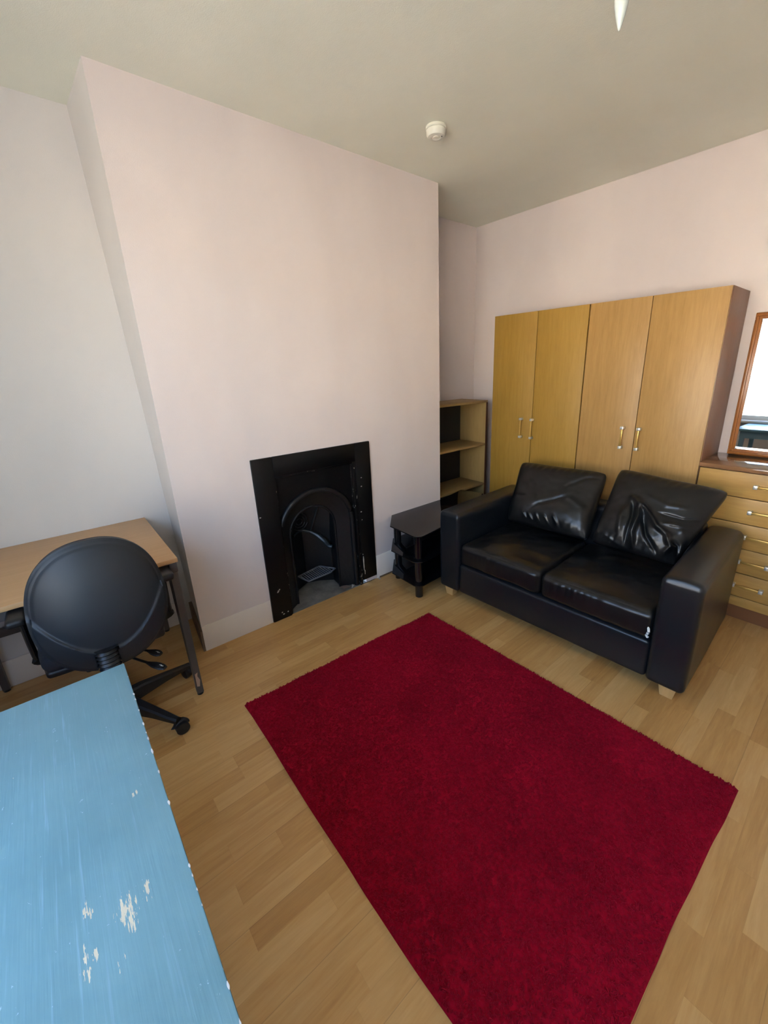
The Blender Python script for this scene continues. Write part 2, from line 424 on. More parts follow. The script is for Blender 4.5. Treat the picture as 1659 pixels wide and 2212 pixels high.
L(nt, tr.outputs[0], ms.inputs[1]); L(nt, gl.outputs[0], ms.inputs[2]); L(nt, ms.outputs[0], nt.nodes['Material Output'].inputs['Surface'])
bm = nb(); box(bm, -1.1, 1.1, -.062, -.058, .05, 1.58); obj('pane', bm, mg, wn)
# skirting
struct(mkbox('baseboard_chimney', 0, .006, .0, .400, 0, .160, mat=M['skirt'], bev=.003))
struct(mkbox('baseboard_chimney_right', 0, .008, 1.213, 1.8936, 0, .185, mat=M['skirt'], bev=.003))
struct(mkbox('baseboard_left', XL, XL+.014, YF, -.002, 0, .15, mat=M['skirt'], bev=.004))
bm = nb(); hexa(bm, [(0.002, -.012), (XL+.02, .030), (XL+.02, .05), (0.002, .003)], [(0.002, -.010), (XL+.02, .028), (XL+.02, .048), (0.002, .003)], 0, .13)
struct(obj('baseboard_side', bm, M['skirt_dark']))
struct(mkbox('baseboard_alcove', XA, XA+.014, 1.90, LB, 0, .15, mat=M['skirt'], bev=.004))
struct(mkbox('baseboard_back', XA+.02, XR, LB-.014, LB, 0, .15, mat=M['skirt'], bev=.004))
struct(mkbox('trim_1', .0005, .012, 1.235, 1.36, 0, .012, mat=M['skirt_dark'], bev=.003), 'short brown quadrant bead at the floor')

# ------------------------------------------------------------------ fireplace
fp = thing('fireplace', 'black painted cast iron fireplace with arched opening set in the pink chimney breast', 'fireplace', (0, .805, 0))
def F_(x, y, z): return (x, y-.805, z)
oy0, oy1, oz = .4016, 1.209, 1.038
iy0, iy1, iz = .525, 1.088, .917
bm = nb()
def fbox(*a, **k): 
    a = list(a); a[2] -= .805; a[3] -= .805; box(bm, *a, **k)
fbox(-.012, .013, oy0, iy0, 0, oz, bev=.004); fbox(-.012, .013, iy1, oy1, .035, oz, bev=.004); fbox(-.012, .013, iy0, iy1, iz, oz, bev=.004)
obj('surround', bm, M['fp'], fp)
# inner stepped bead of the frame, chipped
bm = nb(); fbox(-.03, .006, iy1-.022, iy1+.002, .0, iz, bev=.004); fbox(-.03, .004, iy0-.002, iy0+.010, 0, iz, bev=.003); fbox(-.03, .004, iy0, iy1, iz-.012, iz+.002, bev=.003)
obj('frame_bead', bm, M['fp_chip'], fp)
# register plate with arch, splay, lip
cyo, ro, zo = .788, .262, .515
cyi, ri, zi = .782, .165, .492
def arch(cy, r, z, n=28):
    pts = [(cy-r, 0.0)]
    pts += [(cy-r*math.cos(PI*k/n), z+r*math.sin(PI*k/n)) for k in range(n+1)]
    pts += [(cy+r, 0.0)]
    return pts
A0 = arch(cyo, ro, zo); A1 = arch(cyi, ri, zi)
def outer_pt(y, z):   # project arch point to rectangle border
    cy, cz = cyo, .46
    dy, dz = y-cy, z-cz
    if z <= 0.0001: return (iy0 if dy < 0 else iy1, 0)
    t = 1e9
    if dy < 0: t = min(t, (iy0-cy)/dy)
    if dy > 0: t = min(t, (iy1-cy)/dy)
    if dz > 0: t = min(t, (iz-cz)/dz)
    if dz < 0: t = min(t, (0-cz)/dz) if False else t
    return (cy+dy*t, max(0, cz+dz*t))
bm = nb()
rows = []
B0 = [outer_pt(y, z) for y, z in A0]
px = -.026
rows.append([bm.verts.new(F_(px, y, z)) for y, z in B0])
rows.append([bm.verts.new(F_(px, y, z)) for y, z in A0])
for a, b2 in zip(rows, rows[1:]):
    for i in range(len(a)-1): bm.faces.new((a[i], a[i+1], b2[i+1], b2[i]))
obj('register_plate', bm, M['fp'], fp)
bm = nb()
a = [bm.verts.new(F_(px, y, z)) for y, z in A0]; b2 = [bm.verts.new(F_(-.085, y, z)) for y, z in A1]; c2 = [bm.verts.new(F_(-.105, y, z)) for y, z in A1]
for r0, r1 in ((a, b2), (b2, c2)):
    for i in range(len(r0)-1): bm.faces.new((r0[i], r0[i+1], r1[i+1], r1[i]))
obj('splay', bm, M['iron'], fp)
bm = nb(); tube(bm, [F_(px+.005, y, z) for y, z in A0], .017, 12); obj('arch_moulding', bm, M['iron'], fp)
bm = nb(); tube(bm, [F_(-.083, y, z) for y, z in A1], .008, 8); obj('arch_lip', bm, M['iron'], fp)
# firebox: half hexagon in plan, leaning back plate
bm = nb()
plan = [(-.105, cyi-ri-.006), (-.25, .705), (-.30, .80), (-.265, .885), (-.20, .965), (-.105, cyi+ri+.006)]
lo = [bm.verts.new(F_(x, y, 0.004)) for x, y in plan]; mi_ = [bm.verts.new(F_(x*1.0, y, .40)) for x, y in plan]
hi = [bm.verts.new(F_(min(-.105, x*.75), y, .70)) for x, y in plan]
for r0, r1 in ((lo, mi_), (mi_, hi)):
    for i in range(len(r0)-1): bm.faces.new((r0[i], r0[i+1], r1[i+1], r1[i]))
bm.faces.new(hi)
obj('firebox', bm, M['iron'], fp, ang=20)
bm = nb()
P = spline([(-.235, .70, .425), (-.27, .77, .435), (-.245, .84, .415)], 5)
tube(bm, [F_(*p) for p in P], .012, 8)
P = spline([(-.245, .838, .415), (-.215, .875, .385), (-.175, .905, .345), (-.14, .918, .315), (-.118, .932, .312)], 6)
tube(bm, [F_(*p) for p in P], [.012+.004*math.sin(PI*i/24) for i in range(len(P))], 8)
tube(bm, [F_(*p) for p in spline([(-.245, .838, .415), (-.225, .862, .50), (-.19, .885, .60)], 5)], .006, 6)
obj('fireback_rim', bm, M['iron_gloss'], fp)
bm = nb()   # relief on the fireback
for k in range(3):
    rr = .022+.02*k; zc, yc = .51, .765
    tube(bm, [F_(-.245+.05*(rr*math.sin(a)), yc+rr*math.cos(a), zc+rr*math.sin(a)) for a in [2*PI*i/20 for i in range(21)]], .004, 6)
obj('fireback_relief', bm, M['iron'], fp)
g = nb()
gp = [(-.113, .722), (-.225, .700), (-.262, .890), (-.150, .955), (-.120, .900)]
for i in range(5):
    p, q = gp[i], gp[(i+1) % 5]; tube(g, [F_(p[0], p[1], .120), F_(q[0], q[1], .120)], .006, 6)
for k in range(13):
    y = .718 + k*.0165
    xf = np.interp(y, [.722, .90, .955], [-.113, -.120, -.150]); xb = np.interp(y, [.700, .890, .955], [-.225, -.262, -.150])
    tube(g, [F_(xf, y, .120), F_(xb, y, .120)], .0038, 6)
obj('grate', g, M['grate'], fp)
# chipped white streak on the right jamb
bm = nb()
for (y, z0, z1, w) in ((1.098, .115, .225, .010), (1.104, .08, .115, .007), (1.096, .235, .245, .006)):
    n = 9; l = []; r = []
    for i in range(n):
        z = z0+(z1-z0)*i/(n-1); ww = w*(.5+.5*math.sin(PI*(i+.6)/n))*random.uniform(.6, 1.1); l.append(bm.verts.new(F_(.0145, y-ww*.5, z))); r.append(bm.verts.new(F_(.0145, y+ww*.5, z)))
    for i in range(n-1): bm.faces.new((l[i], r[i], r[i+1], l[i+1]))
    obj('bare_chip', bm, M['rubble'], fp)['label'] = 'pale bare patch where the black paint has flaked'; bm = nb()
for (y, z) in ((.455, .205), (.449, .197), (.462, .212), (1.125, .80), (1.12, .74), (1.105, .56), (1.108, .50), (.41, .70), (.46, .05), (.50, .04), (.47, .035)):
    vs = [bm.verts.new(F_(.0143, y+.008*random.uniform(.4, 1)*math.cos(a), z+.006*random.uniform(.4, 1)*math.sin(a))) for a in [PI*k/3 for k in range(6)]]
    bm.faces.new(vs)
    obj('bare_chip', bm, M['rubble'], fp)['label'] = 'pale bare patch where the black paint has flaked'; bm = nb()
# debris by the right foot of the surround
bm = nb()
for k in range(16):
    x, y = random.uniform(-.10, .03), random.uniform(1.0, 1.05)
    if x > 0: y = random.uniform(1.215, 1.245); x = .012+random.uniform(0, .02)
    s = random.uniform(.004, .010)
    r = bmesh.ops.create_icosphere(bm, subdivisions=1, radius=s)
    for v in r['verts']: v.co *= random.uniform(.7, 1.2); v.co.z *= .5
    bmesh.ops.translate(bm, verts=r['verts'], vec=(x, y, .004+s*.35))
o = tag(obj('plaster_rubble', bm, M['rubble'], smooth=False), 'small crumbs of broken plaster on the hearth by the right jamb', 'rubble'); o['kind'] = 'stuff'
bm = nb(); vs = [bm.verts.new(p) for p in ((-.075, .93, .0055), (-.03, .945, .006), (-.022, 1.0, .0065), (-.078, .985, .0055))]; f = bm.faces.new(vs)
bmesh.ops.solidify(bm, geom=[f], thickness=.0012)
tag(obj('cardboard_scrap', bm, flat('pink_brown_card', srgb(150, 128, 120), .9), smooth=False), 'pinkish grey scrap of card lying on the concrete hearth', 'scrap')

# ------------------------------------------------------------------ wardrobes
YW = 2.446
def handle(bm, x, z, ln, horiz):
    """bar handle standing off a front at local y=0 towards -y"""
    if horiz:
        box(bm, x-ln/2+.008, x+ln/2-.008, -.028, -.021, z-.006, z+.006, bev=.0015, mi=0)
        for s in (-1, 1): box(bm, x+s*ln/2-.010, x+s*ln/2+.010, -.032, .0, z-.0105, z+.0105, bev=.002, mi=1)
    else:
        box(bm, x-.006, x+.006, -.028, -.021, z-ln/2+.008, z+ln/2-.008, bev=.0015, mi=0)
        for s in (-1, 1): box(bm, x-.0105, x+.0105, -.032, 0, z+s*ln/2-.009, z+s*ln/2+.009, bev=.002, mi=1)
hm = [M['brass'], M['steel']]
WG = 'pair of double wardrobes along the back wall'
def wardrobe(x0, x1, split, hx, hz, hl, label, lip):
    t = thing('wardrobe', label, 'wardrobe', ((x0+x1)/2, YW, 0), group=WG); cx = (x0+x1)/2
    bm = nb(); D = LB-.012-YW
    box(bm, x0-cx, x1-cx, .019, D, .06, 1.862, bev=.001)
    obj('carcass', bm, M['side_brown'], t)
    bm = nb(); box(bm, x0-cx+.01, x1-cx-.01, .05, D-.01, 0, .06); obj('plinth', bm, M['gap'], t)
    for a, b, h in ((x0, split, hx[0]), (split, x1, hx[1])):
        bm = nb(); box(bm, a-cx+.0022, b-cx-.0022, 0, .018, .065, 1.8605, bev=.0008); d = obj('door', bm, M['oak_l'] if x0 < .5 else M['oak'], t)
        bm = nb(); handle(bm, h-cx, hz, hl, False); obj('handle', bm, hm, d)
    return t
w1_ = wardrobe(.0697, .8375, .4565, (.370, .466), 1.017, .140, 'left oak veneer double wardrobe nearest the alcove bookcase', 0)
w2_ = wardrobe(.842, 1.6003, 1.2184, (1.145, 1.246), 1.020, .128, 'right oak veneer double wardrobe beside the chest of drawers', 0)

# chest of drawers
ch0, ch1, chz = 1.606, 2.285, .925
t = thing('chest_of_drawers', 'oak veneer chest of five drawers with brown top beside the right wardrobe', 'chest of drawers', ((ch0+ch1)/2, 2.44, 0)); cx = (ch0+ch1)/2
D = LB-.016-2.44
mkbox('carcass', ch0-cx+.004, ch1-cx-.004, .02, D, .10, chz-.026, mat=M['side_brown'], parent=t, bev=.001)
mkbox('plinth', ch0-cx+.02, ch1-cx-.02, .04, D-.01, 0, .10, mat=flat('brown_plinth', srgb(138, 92, 56), .5), parent=t)
bm = nb(); box(bm, ch0-cx-.003, ch1-cx+.003, -.012, D, chz-.024, chz, bev=.003); obj('top', bm, M['top_brown'], t)
zb = [.100, .162, .309, .458, .606, .754, .899]
mkbox('base_rail', ch0-cx+.002, ch1-cx-.002, 0, .018, zb[0], zb[1]-.004, mat=M['oak_h'], parent=t, bev=.001)
for k in range(1, 6):
    d = mkbox('drawer', ch0-cx+.002, ch1-cx-.002, 0, .018, zb[k], zb[k+1]-.005, mat=M['oak_h'], parent=t, bev=.001)
    bm = nb(); handle(bm, 0, (zb[k]+zb[k+1])/2, .128, True); obj('handle', bm, hm, d)

# mirror leaning on the wall on top of the chest
mw, mh = .56, .815
t = thing('mirror', 'wood framed rectangular mirror standing on the chest of drawers against the wall', 'mirror', (1.652+mw/2, 2.800, chz+.001))
t.rotation_euler = (R_(-.9), 0, 0)
fw = .035
bm = nb()
for (x0, x1, z0, z1) in ((-mw/2, mw/2, 0, fw), (-mw/2, mw/2, mh-fw, mh), (-mw/2, -mw/2+fw, fw, mh-fw), (mw/2-fw, mw/2, fw, mh-fw)):
    box(bm, x0, x1, -.012, .014, z0, z1, bev=.003)
for (x0, x1, z0, z1) in ((-mw/2+.006, mw/2-.006, .006, .02), (-mw/2+.006, mw/2-.006, mh-.02, mh-.006), (-mw/2+.006, -mw/2+.02, .02, mh-.02), (mw/2-.02, mw/2-.006, .02, mh-.02)):
    box(bm, x0, x1, -.019, -.010, z0, z1, bev=.003)
obj('frame', bm, M['frame_wood'], t)
bm = nb(); box(bm, -mw/2+fw-.004, mw/2-fw+.004, -.006, 0, fw-.004, mh-fw+.004); obj('mirror_glass', bm, M['mirror'], t)

# ------------------------------------------------------------------ bookcase in the right alcove (faces +x)
bx0, bx1 = XA+.020, -.122; by0, by1, bz = 1.985, 2.63, 1.20
t = thing('bookcase', 'open beech bookcase with black back standing in the right alcove', 'bookcase', ((bx0+bx1)/2, (by0+by1)/2, 0))
cxb, cyb = (bx0+bx1)/2, (by0+by1)/2
def bb(name, x0, x1, y0, y1, z0, z1, m): return mkbox(name, x0-cxb, x1-cxb, y0-cyb, y1-cyb, z0, z1, mat=m, parent=t, bev=.001)
for ys in (by0, by1-.018):
    bb('side_panel', bx0, bx1, ys, ys+.018, 0, bz-.0185, M['beech_z'])
bb('edge_strip', bx1+.0002, bx1+.003, by1-.024, by1, 0, bz-.0185, flat('dark_brown_edging', srgb(92, 56, 36), .5))
bb('top', bx0, bx1+.001, by0, by1, bz-.018, bz, M['beech'])
for z in (.06, .435, .815): bb('shelf', bx0+.006, bx1-.004, by0+.0185, by1-.0185, z-.018, z, M['beech'])
bb('back_panel', bx0-.004, bx0+.002, by0+.004, by1-.004, .01, bz-.02, flat('black_board', (.008, .007, .007), .6))
bb('plinth', bx1-.03, bx1-.012, by0+.0185, by1-.0185, 0, .041, M['beech'])

# ------------------------------------------------------------------ tv stand (long side faces +x)
zt = .462
t = thing('tv_stand', 'three tier black glass television stand with tubular legs against the chimney breast', 'television stand', (.0, 1.72, 0))
def stand_poly(inset=0, ins_f=0):
    P = [(.006, 1.378), (.168, 1.232), (.410, 1.224)]
    cx0, cy0, r = .410, 1.274, .05
    P += [(cx0+r*math.sin(a), cy0-r*math.cos(a)) for a in [R_(k) for k in (15, 35, 55, 75, 90)]]
    P += [(.448, 1.42), (.425, 1.72), (.425, 2.0)]
    P += [(.42, 2.16), (.36, 2.235), (.10, 2.262), (-.065, 2.215), (.004, 1.905)]
    P += [(.012, 1.90)] if False else []
    return [(x-inset*0, y-1.72) for x, y in P]
def shelf_poly():
    return [(x*.985+.003 if x > .003 else x, y) for x, y in stand_poly()]
def glass(name, poly, z0, z1):
    bm = nb(); prism(bm, poly, z0, z1, bev=.0015); return obj(name, bm, M['gloss'], t)
glass('glass_top', stand_poly(), zt-.008, zt)
glass('glass_shelf', shelf_poly(), .270, .277); glass('glass_shelf', shelf_poly(), .095, .102)
for (x, y) in ((.405, 1.275), (.105, 1.345), (.38, 2.13), (.07, 2.19)):
    bm = nb(); lathe(bm, [(.026, 0), (.0265, .004), (.0265, zt-.0085)], 24); o = obj('leg', bm, M['leg_gloss'], t); o.location = (x, y-1.72, 0)
    for z in (.086, .262, .278, .1025):
        bm = nb(); lathe(bm, [(.0262, z), (.0285, z+.001), (.0285, z+.007), (.0262, z+.008)], 24); obj('collar', bm, M['leg_gloss'], o)

# ------------------------------------------------------------------ sofa
SW, SD = 1.47, .84
sa = R_(2.4)
so = thing('sofa', 'two seat black leather sofa with square arms on pale wooden feet beside the red rug', 'sofa', (1.200, 1.440, 0), sa)
# local frame: x along width (-.735..+.735), y depth from front 0 to SD
AW = .165; HA = .605
ARM = 1
def arm_disp(P, Nn, U):
    P = P.copy(); nz = vnoise(P[:, 1]*5+3, P[:, 2]*5, 5)+vnoise(P[:, 0]*7, P[:, 1]*4, 8)
    P += Nn*((nz[:, None]-1)*.0022)
    P[:, 2] += np.where(U[:, 2] > .99, .009*(1-U[:, 0]**2), 0)*ARM
    return P
def block(name, x0, x1, y0, y1, z0, z1, r, mat, parent, n=28, disp=None, rot=None):
    V, F = rounded_block(x1-x0, y1-y0, z1-z0, r, n, disp or arm_disp)
    V = V + np.array([(x0+x1)/2, (y0+y1)/2, (z0+z1)/2])
    return meshnp(name, V, F, mat, parent)
for s in (-1, 1):
    xa, xb = (-SW/2, -SW/2+AW) if s < 0 else (SW/2-AW, SW/2)
    block('armrest', xa, xb, 0, SD, .058, HA, .026, M['leather'], so, 34)
ARM = 0
block('base', -SW/2+AW-.002, SW/2-AW+.002, .012, SD-.06, .060, .262, .020, M['leather'], so, 30)
block('backrest', -SW/2+AW-.002, SW/2-AW+.002, SD-.16, SD-.005, .20, .64, .04, M['leather'], so, 30)
for x in (-SW/2+.035, SW/2-.105):
    for y in (.022, SD-.085):
        bm = nb(); hexa(bm, [(x+.010, y+.006), (x+.062, y+.006), (x+.062, y+.054), (x+.010, y+.054)], [(x, y), (x+.072, y), (x+.072, y+.060), (x, y+.060)], 0, .0595)
        obj('foot', bm, M['foot_wood'], so, smooth=False)
def s2w(x, y, z):
    c, s = math.cos(sa), math.sin(sa); return (1.200+c*x-s*y, 1.440+s*x+c*y, z)
def seat(x0, x1, label, seed, wr, hfront):
    w = x1-x0; d = .60; h = .142
    def disp(P, Nn, U):
        P = P.copy(); u, v, tt = U[:, 0], U[:, 1], U[:, 2]
        crown = .020*(1-u**2)*(1-(v*.9)**2)*(tt > 0)
        P[:, 2] += crown*np.clip((tt+1)/2, 0, 1)
        # front face wrinkles, vertical ripples near the top edge
        front = np.clip((-v-.8)*5, 0, 1)*np.clip((tt+.9), 0, 1)
        rip = np.sin(u*(46+8*np.sin(3*u+seed))+seed)*np.exp(-((tt-.45)/.5)**2)*np.exp(-((u-wr)/.38)**2)
        P[:, 1] += front*rip*.0035
        bulge = np.clip((-v-.6)*2.5, 0, 1)*(1-tt**2); P[:, 1] -= bulge*.010*(1-u**4)
        nz = vnoise(u*4+seed, v*4, seed)+.5*vnoise(u*9, v*9+seed, seed+1)-.75
        P += Nn*(nz*.006)[:, None]
        P[:, 2] += (hfront)*np.clip(u*.5+.5, 0, 1)*.0
        return P
    V, F = rounded_block(w, d, h, .032, 64, disp)
    V = V+np.array([0, 0, h/2])
    t = meshnp('seat_cushion', V, F, M['leather_c']); t.location = s2w((x0+x1)/2, .012+d/2, .263); t.rotation_euler = (0, 0, sa)
    return tag(t, label, 'seat cushion', 'loose seat cushions on the sofa')
sc1 = seat(-SW/2+AW+.002, -.004, 'left flat black leather seat cushion of the sofa', 3, -.15, 0)
sc2 = seat(.004, SW/2-AW-.002, 'right black leather seat cushion with puckered front edge and torn corner', 9, -.35, 0)
# torn lining at the right cushion's front corner
bm = nb()
P = spline([(.268, -.305, .075), (.274, -.312, .055), (.268, -.314, .035), (.276, -.308, .022)], 4); tube(bm, P, [.002]+[.006]*(len(P)-2)+[.002], 6)
obj('torn_lining', bm, M['torn'], sc2)['label'] = 'white lining poking out of the torn corner'

def invbil(px, q):
    """zoomed-crop point -> (u,v) in [-1,1]; q = tl,tr,br,bl"""
    tl, tr, br, bl = [np.array(a, float) for a in q]; u = v = .5
    for _ in range(40):
        P = (1-v)*((1-u)*tl+u*tr)+v*((1-u)*bl+u*br); e = np.array(px)-P
        Ju = (1-v)*(tr-tl)+v*(br-bl); Jv = (1-u)*(bl-tl)+u*(br-tr)
        d = np.linalg.solve(np.array([Ju, Jv]).T, e); u += d[0]; v += d[1]
    return (2*u-1, 1-2*v)
def pillow(w, h, th, fl, seed, n=150):
    """back cushion in its own frame: x width, z height, front is -y"""
    lin = np.linspace(-1, 1, n+1); lin = np.sign(lin)*(1-(1-np.abs(lin))**1.3)
    U, V = np.meshgrid(lin, lin, indexing='ij'); u = U.ravel(); v = V.ravel()
    T = th/2*((1-np.abs(u)**3.2)*(1-np.abs(v)**3.2)).clip(0)**.42
    k = .030; rc = 1-.055*(np.abs(u)**7)*(np.abs(v)**7); ru, rv = u*rc, v*rc
    X = w/2*ru*(1-k*(1-v**2)); Z = h/2*rv*(1-k*1.2*(1-u**2))
    edge = (1-np.maximum(np.abs(u), np.abs(v))**6)
    sag = .02*np.exp(-((v+.45)/.4)**2)*(1-u**2)
    f = folds(u, v, fl)
    crinkle = (vnoise(u*3.2+seed, v*3.2, seed)-.5)*.009 + (vnoise(u*8, v*8+seed, seed+2)-.5)*.003
    rim = np.sin(u*38+2*np.sin(v*5))*np.exp(-((np.abs(v)-.85)/.12)**2)*.0022
    front = -(T+(sag+f+crinkle+rim)*edge)
    back = T*.55
    V1 = np.stack([X, front, Z], 1); V2 = np.stack([X, back, Z], 1)
    idx = np.arange((n+1)**2).reshape(n+1, n+1)
    q = np.stack([idx[:-1, :-1], idx[1:, :-1], idx[1:, 1:], idx[:-1, 1:]], -1).reshape(-1, 4)
    # piping around the rim: slight bead
    Vv = np.concatenate([V1, V2]); Fq = np.concatenate([q, q[:, ::-1]+(n+1)**2])
    border = np.concatenate([idx[0, :], idx[1:, -1], idx[-1, -2::-1], idx[-2:0:-1, 0]])
    b2 = np.roll(border, -1); F3 = np.stack([border, b2, b2+(n+1)**2, border+(n+1)**2], 1)
    Vv[border] += 0; Vv[:, 1] = np.where(np.isin(np.arange(len(Vv)), border+(n+1)**2), Vv[:, 1]+.006, Vv[:, 1])
    Vv[:, 1] = np.where(np.isin(np.arange(len(Vv)), border), Vv[:, 1]-.006, Vv[:, 1])
    return Vv, np.concatenate([Fq, F3])
def rect_frame(bl, br, tr, tl):
    bl, br, tr, tl = [Vector(p) for p in (bl, br, tr, tl)]
    c = (bl+br+tr+tl)/4; X = ((br-bl)+(tr-tl)).normalized(); Zv = ((tl-bl)+(tr-br)); Zv = (Zv-X*Zv.dot(X)).normalized(); Yv = Zv.cross(X)
    return c, Matrix((X, Yv, Zv)).transposed().to_4x4(), ((br-bl).length+(tr-tl).length)/2, ((tl-bl).length+(tr-br).length)/2
q2 = ((920, 90), (1465, 210), (1185, 550), (775, 420)); q1 = ((470, 55), (870, 105), (755, 440), (355, 345))
def fl_from(q, items): return [([invbil(p, q) for p in pts], wd, amp) for pts, wd, amp in items]
f2 = fl_from(q2, [
    ([(1005, 250), (1045, 300), (1040, 350), (1005, 420), (1000, 500)], .055, .030),
    ([(1030, 260), (1085, 325), (1125, 395), (1170, 430)], .05, .028),
    ([(1170, 430), (1185, 480), (1130, 520)], .06, .028),
    ([(1000, 265), (950, 340), (935, 420)], .07, .014),
    ([(1060, 350), (1070, 430), (1110, 500)], .04, -.024),
    ([(1010, 280), (1005, 340), (975, 420), (960, 460)], .035, -.018),
    ([(1190, 450), (1215, 470), (1205, 530)], .04, -.022),
    ([(1130, 330), (1250, 360), (1400, 350)], .035, -.010),
    ([(1150, 380), (1270, 395), (1390, 370)], .04, .010),
    ([(1230, 400), (1270, 440), (1220, 520)], .07, .016),
    ([(850, 400), (900, 440), (980, 490)], .04, .010),
    ([(1090, 250), (1180, 300), (1260, 310)], .05, .006)])
f1 = fl_from(q1, [
    ([(720, 240), (640, 270), (560, 290), (500, 320)], .06, -.010),
    ([(700, 200), (790, 150), (850, 145)], .05, -.008),
    ([(500, 330), (510, 365)], .03, .010), ([(540, 335), (545, 372)], .03, .010), ([(580, 345), (590, 385)], .03, .010),
    ([(625, 345), (635, 390)], .035, .010), ([(470, 325), (480, 355)], .03, .008),
    ([(440, 240), (490, 250)], .05, .006), ([(700, 250), (760, 300), (745, 400)], .08, .010)])
for (bl, br, tr, tl, fl, sd, lab) in (
    ((.655, 1.865, .440), (1.235, 1.89, .448), (1.192, 2.165, .820), (.555, 2.165, .800), f1, 2, 'left black leather back cushion leaning against the sofa back'),
    ((1.262, 1.85, .468), (1.705, 1.862, .462), (1.822, 2.18, .825), (1.262, 2.150, .868), f2, 7, 'right black leather back cushion with deep creases resting over the arm')):
    c, Mx, w, h = rect_frame(bl, br, tr, tl)
    V, F = pillow(w, h, .17, fl, sd)
    # skew local rectangle to the measured corners
    inv = Mx.transposed().to_3x3()
    cn = [inv @ (Vector(p)-c) for p in (bl, br, tr, tl)]
    u = V[:, 0]/(w/2); v = V[:, 2]/(h/2)
    bu = lambda k: ((1-u)*(1-v)*cn[0][k]+(1+u)*(1-v)*cn[1][k]+(1+u)*(1+v)*cn[2][k]+(1-u)*(1+v)*cn[3][k])/4
    V = np.stack([bu(0), V[:, 1]+bu(1), bu(2)], 1)
    o = meshnp('back_cushion', V, F, M['leather_c']); o.matrix_world = Matrix.Translation(c+Vector((0, .03, .01))) @ Mx
    tag(o, lab, 'cushion', 'loose back cushions on the sofa')

# ------------------------------------------------------------------ rug
def rug():
    r0 = np.array([.606, 1.168]); r1 = np.array([.560, .012]); r3 = np.array([2.199, 1.201]); r2 = np.array([2.165, .020])
    def bil(a, b): return ((1-a)*(1-b))[:, None]*r1+(a*(1-b))[:, None]*r2+(a*b)[:, None]*r3+((1-a)*b)[:, None]*r0
    n, m = 180, 130
    A, B = np.meshgrid(np.linspace(0, 1, n+1), np.linspace(0, 1, m+1), indexing='ij')
    a, b = A.ravel(), B.ravel()
    def wav(a, b):
        P = bil(a, b)
        P[:, 1] += -.010*np.sin(PI*a)*(1-b) + .004*(vnoise(a*9+.3, b*2, 11)-.5)*2
        P[:, 0] += .006*(vnoise(b*8, a*2, 12)-.5)*2
        return P
    P = wav(a, b)
    ed = np.minimum(np.minimum(a, 1-a)*1.6, np.minimum(b, 1-b)*1.15)
    z = .014*np.clip(ed/.012, 0, 1)**.5+.003*vnoise(a*60, b*45, 3)*np.clip(ed/.012, 0, 1)+.001
    V = [np.column_stack([P, z])]; idx = np.arange((n+1)*(m+1)).reshape(n+1, m+1)
    F = [np.stack([idx[:-1, :-1], idx[1:, :-1], idx[1:, 1:], idx[:-1, 1:]], -1).reshape(-1, 4)]
    base = (n+1)*(m+1)
    # yarn tufts: bent 4-sided tubes
    K = 52000; ta = rng.rand(K)*.996+.002; tb = rng.rand(K)*.996+.002
    Q = wav(ta, tb); ang = rng.rand(K)*2*PI; tk = np.clip(np.minimum(np.minimum(ta, 1-ta)*1.6, np.minimum(tb, 1-tb)*1.15)/.014, .35, 1); ln = rng.uniform(.006, .013, K)*tk; hh = rng.uniform(.004, .010, K)*tk-.004*(1-tk)
    ca, sa_ = np.cos(ang), np.sin(ang); rad = rng.uniform(.0012, .0019, K)
    rings = []
    for s, (f, hz, rr) in enumerate(((0, 0, 1), (.25, .8, 1), (.65, 1.0, 1), (1.0, .75, .7))):
        cx = Q[:, 0]+ca*ln*f; cy = Q[:, 1]+sa_*ln*f; cz = .012+hh*hz
        for k in range(4):
            w = 2*PI*k/4; rings.append(np.column_stack([cx-sa_*rad*rr*math.cos(w), cy+ca*rad*rr*math.cos(w), cz+rad*rr*math.sin(w)]))
    T = np.stack(rings, 1)  # K,16,3
    V.append(T.reshape(-1, 3)); o = base+np.arange(K)[:, None]*16
    for s in range(3):
        for k in range(4):
            F.append(np.column_stack([o+s*4+k, o+s*4+(k+1) % 4, o+s*4+4+(k+1) % 4, o+s*4+4+k]))
    F.append(np.column_stack([o+12, o+13, o+14, o+15]))
    return meshnp('rug', np.concatenate(V), np.concatenate(F), M['rug'])
tag(rug(), 'rectangular crimson shag rug on the laminate floor in front of the sofa', 'rug')

# ------------------------------------------------------------------ desk
dx0, dx1, dy0, dy1, dz = XL+.003, .333, -1.02, -.094, .730
t = thing('desk', 'wood topped desk with dark grey steel legs in the left alcove', 'desk', ((dx0+dx1)/2, (dy0+dy1)/2, 0)); cx, cy = (dx0+dx1)/2, (dy0+dy1)/2
mkbox('desktop', dx0-cx, dx1-cx, dy0-cy, dy1-cy, dz-.020, dz, mat=M['desk_top'], parent=t, bev=.002)
bm = nb()
for (x0, x1, y0, y1) in ((dx1-.055, dx1-.025, dy0+.05, dy1-.02), (dx0+.03, dx0+.06, dy0+.05, dy1-.02)): box(bm, x0-cx, x1-cx, y0-cy, y1-cy, dz-.066, dz-.0205, bev=.002)
for y in (dy0+.03, dy1-.036): box(bm, dx0+.02-cx, dx1-.005-cx, y-cy, y+.03-cy, dz-.066, dz-.0205, bev=.002)
obj('steel_frame', bm, M['desk_steel'], t)
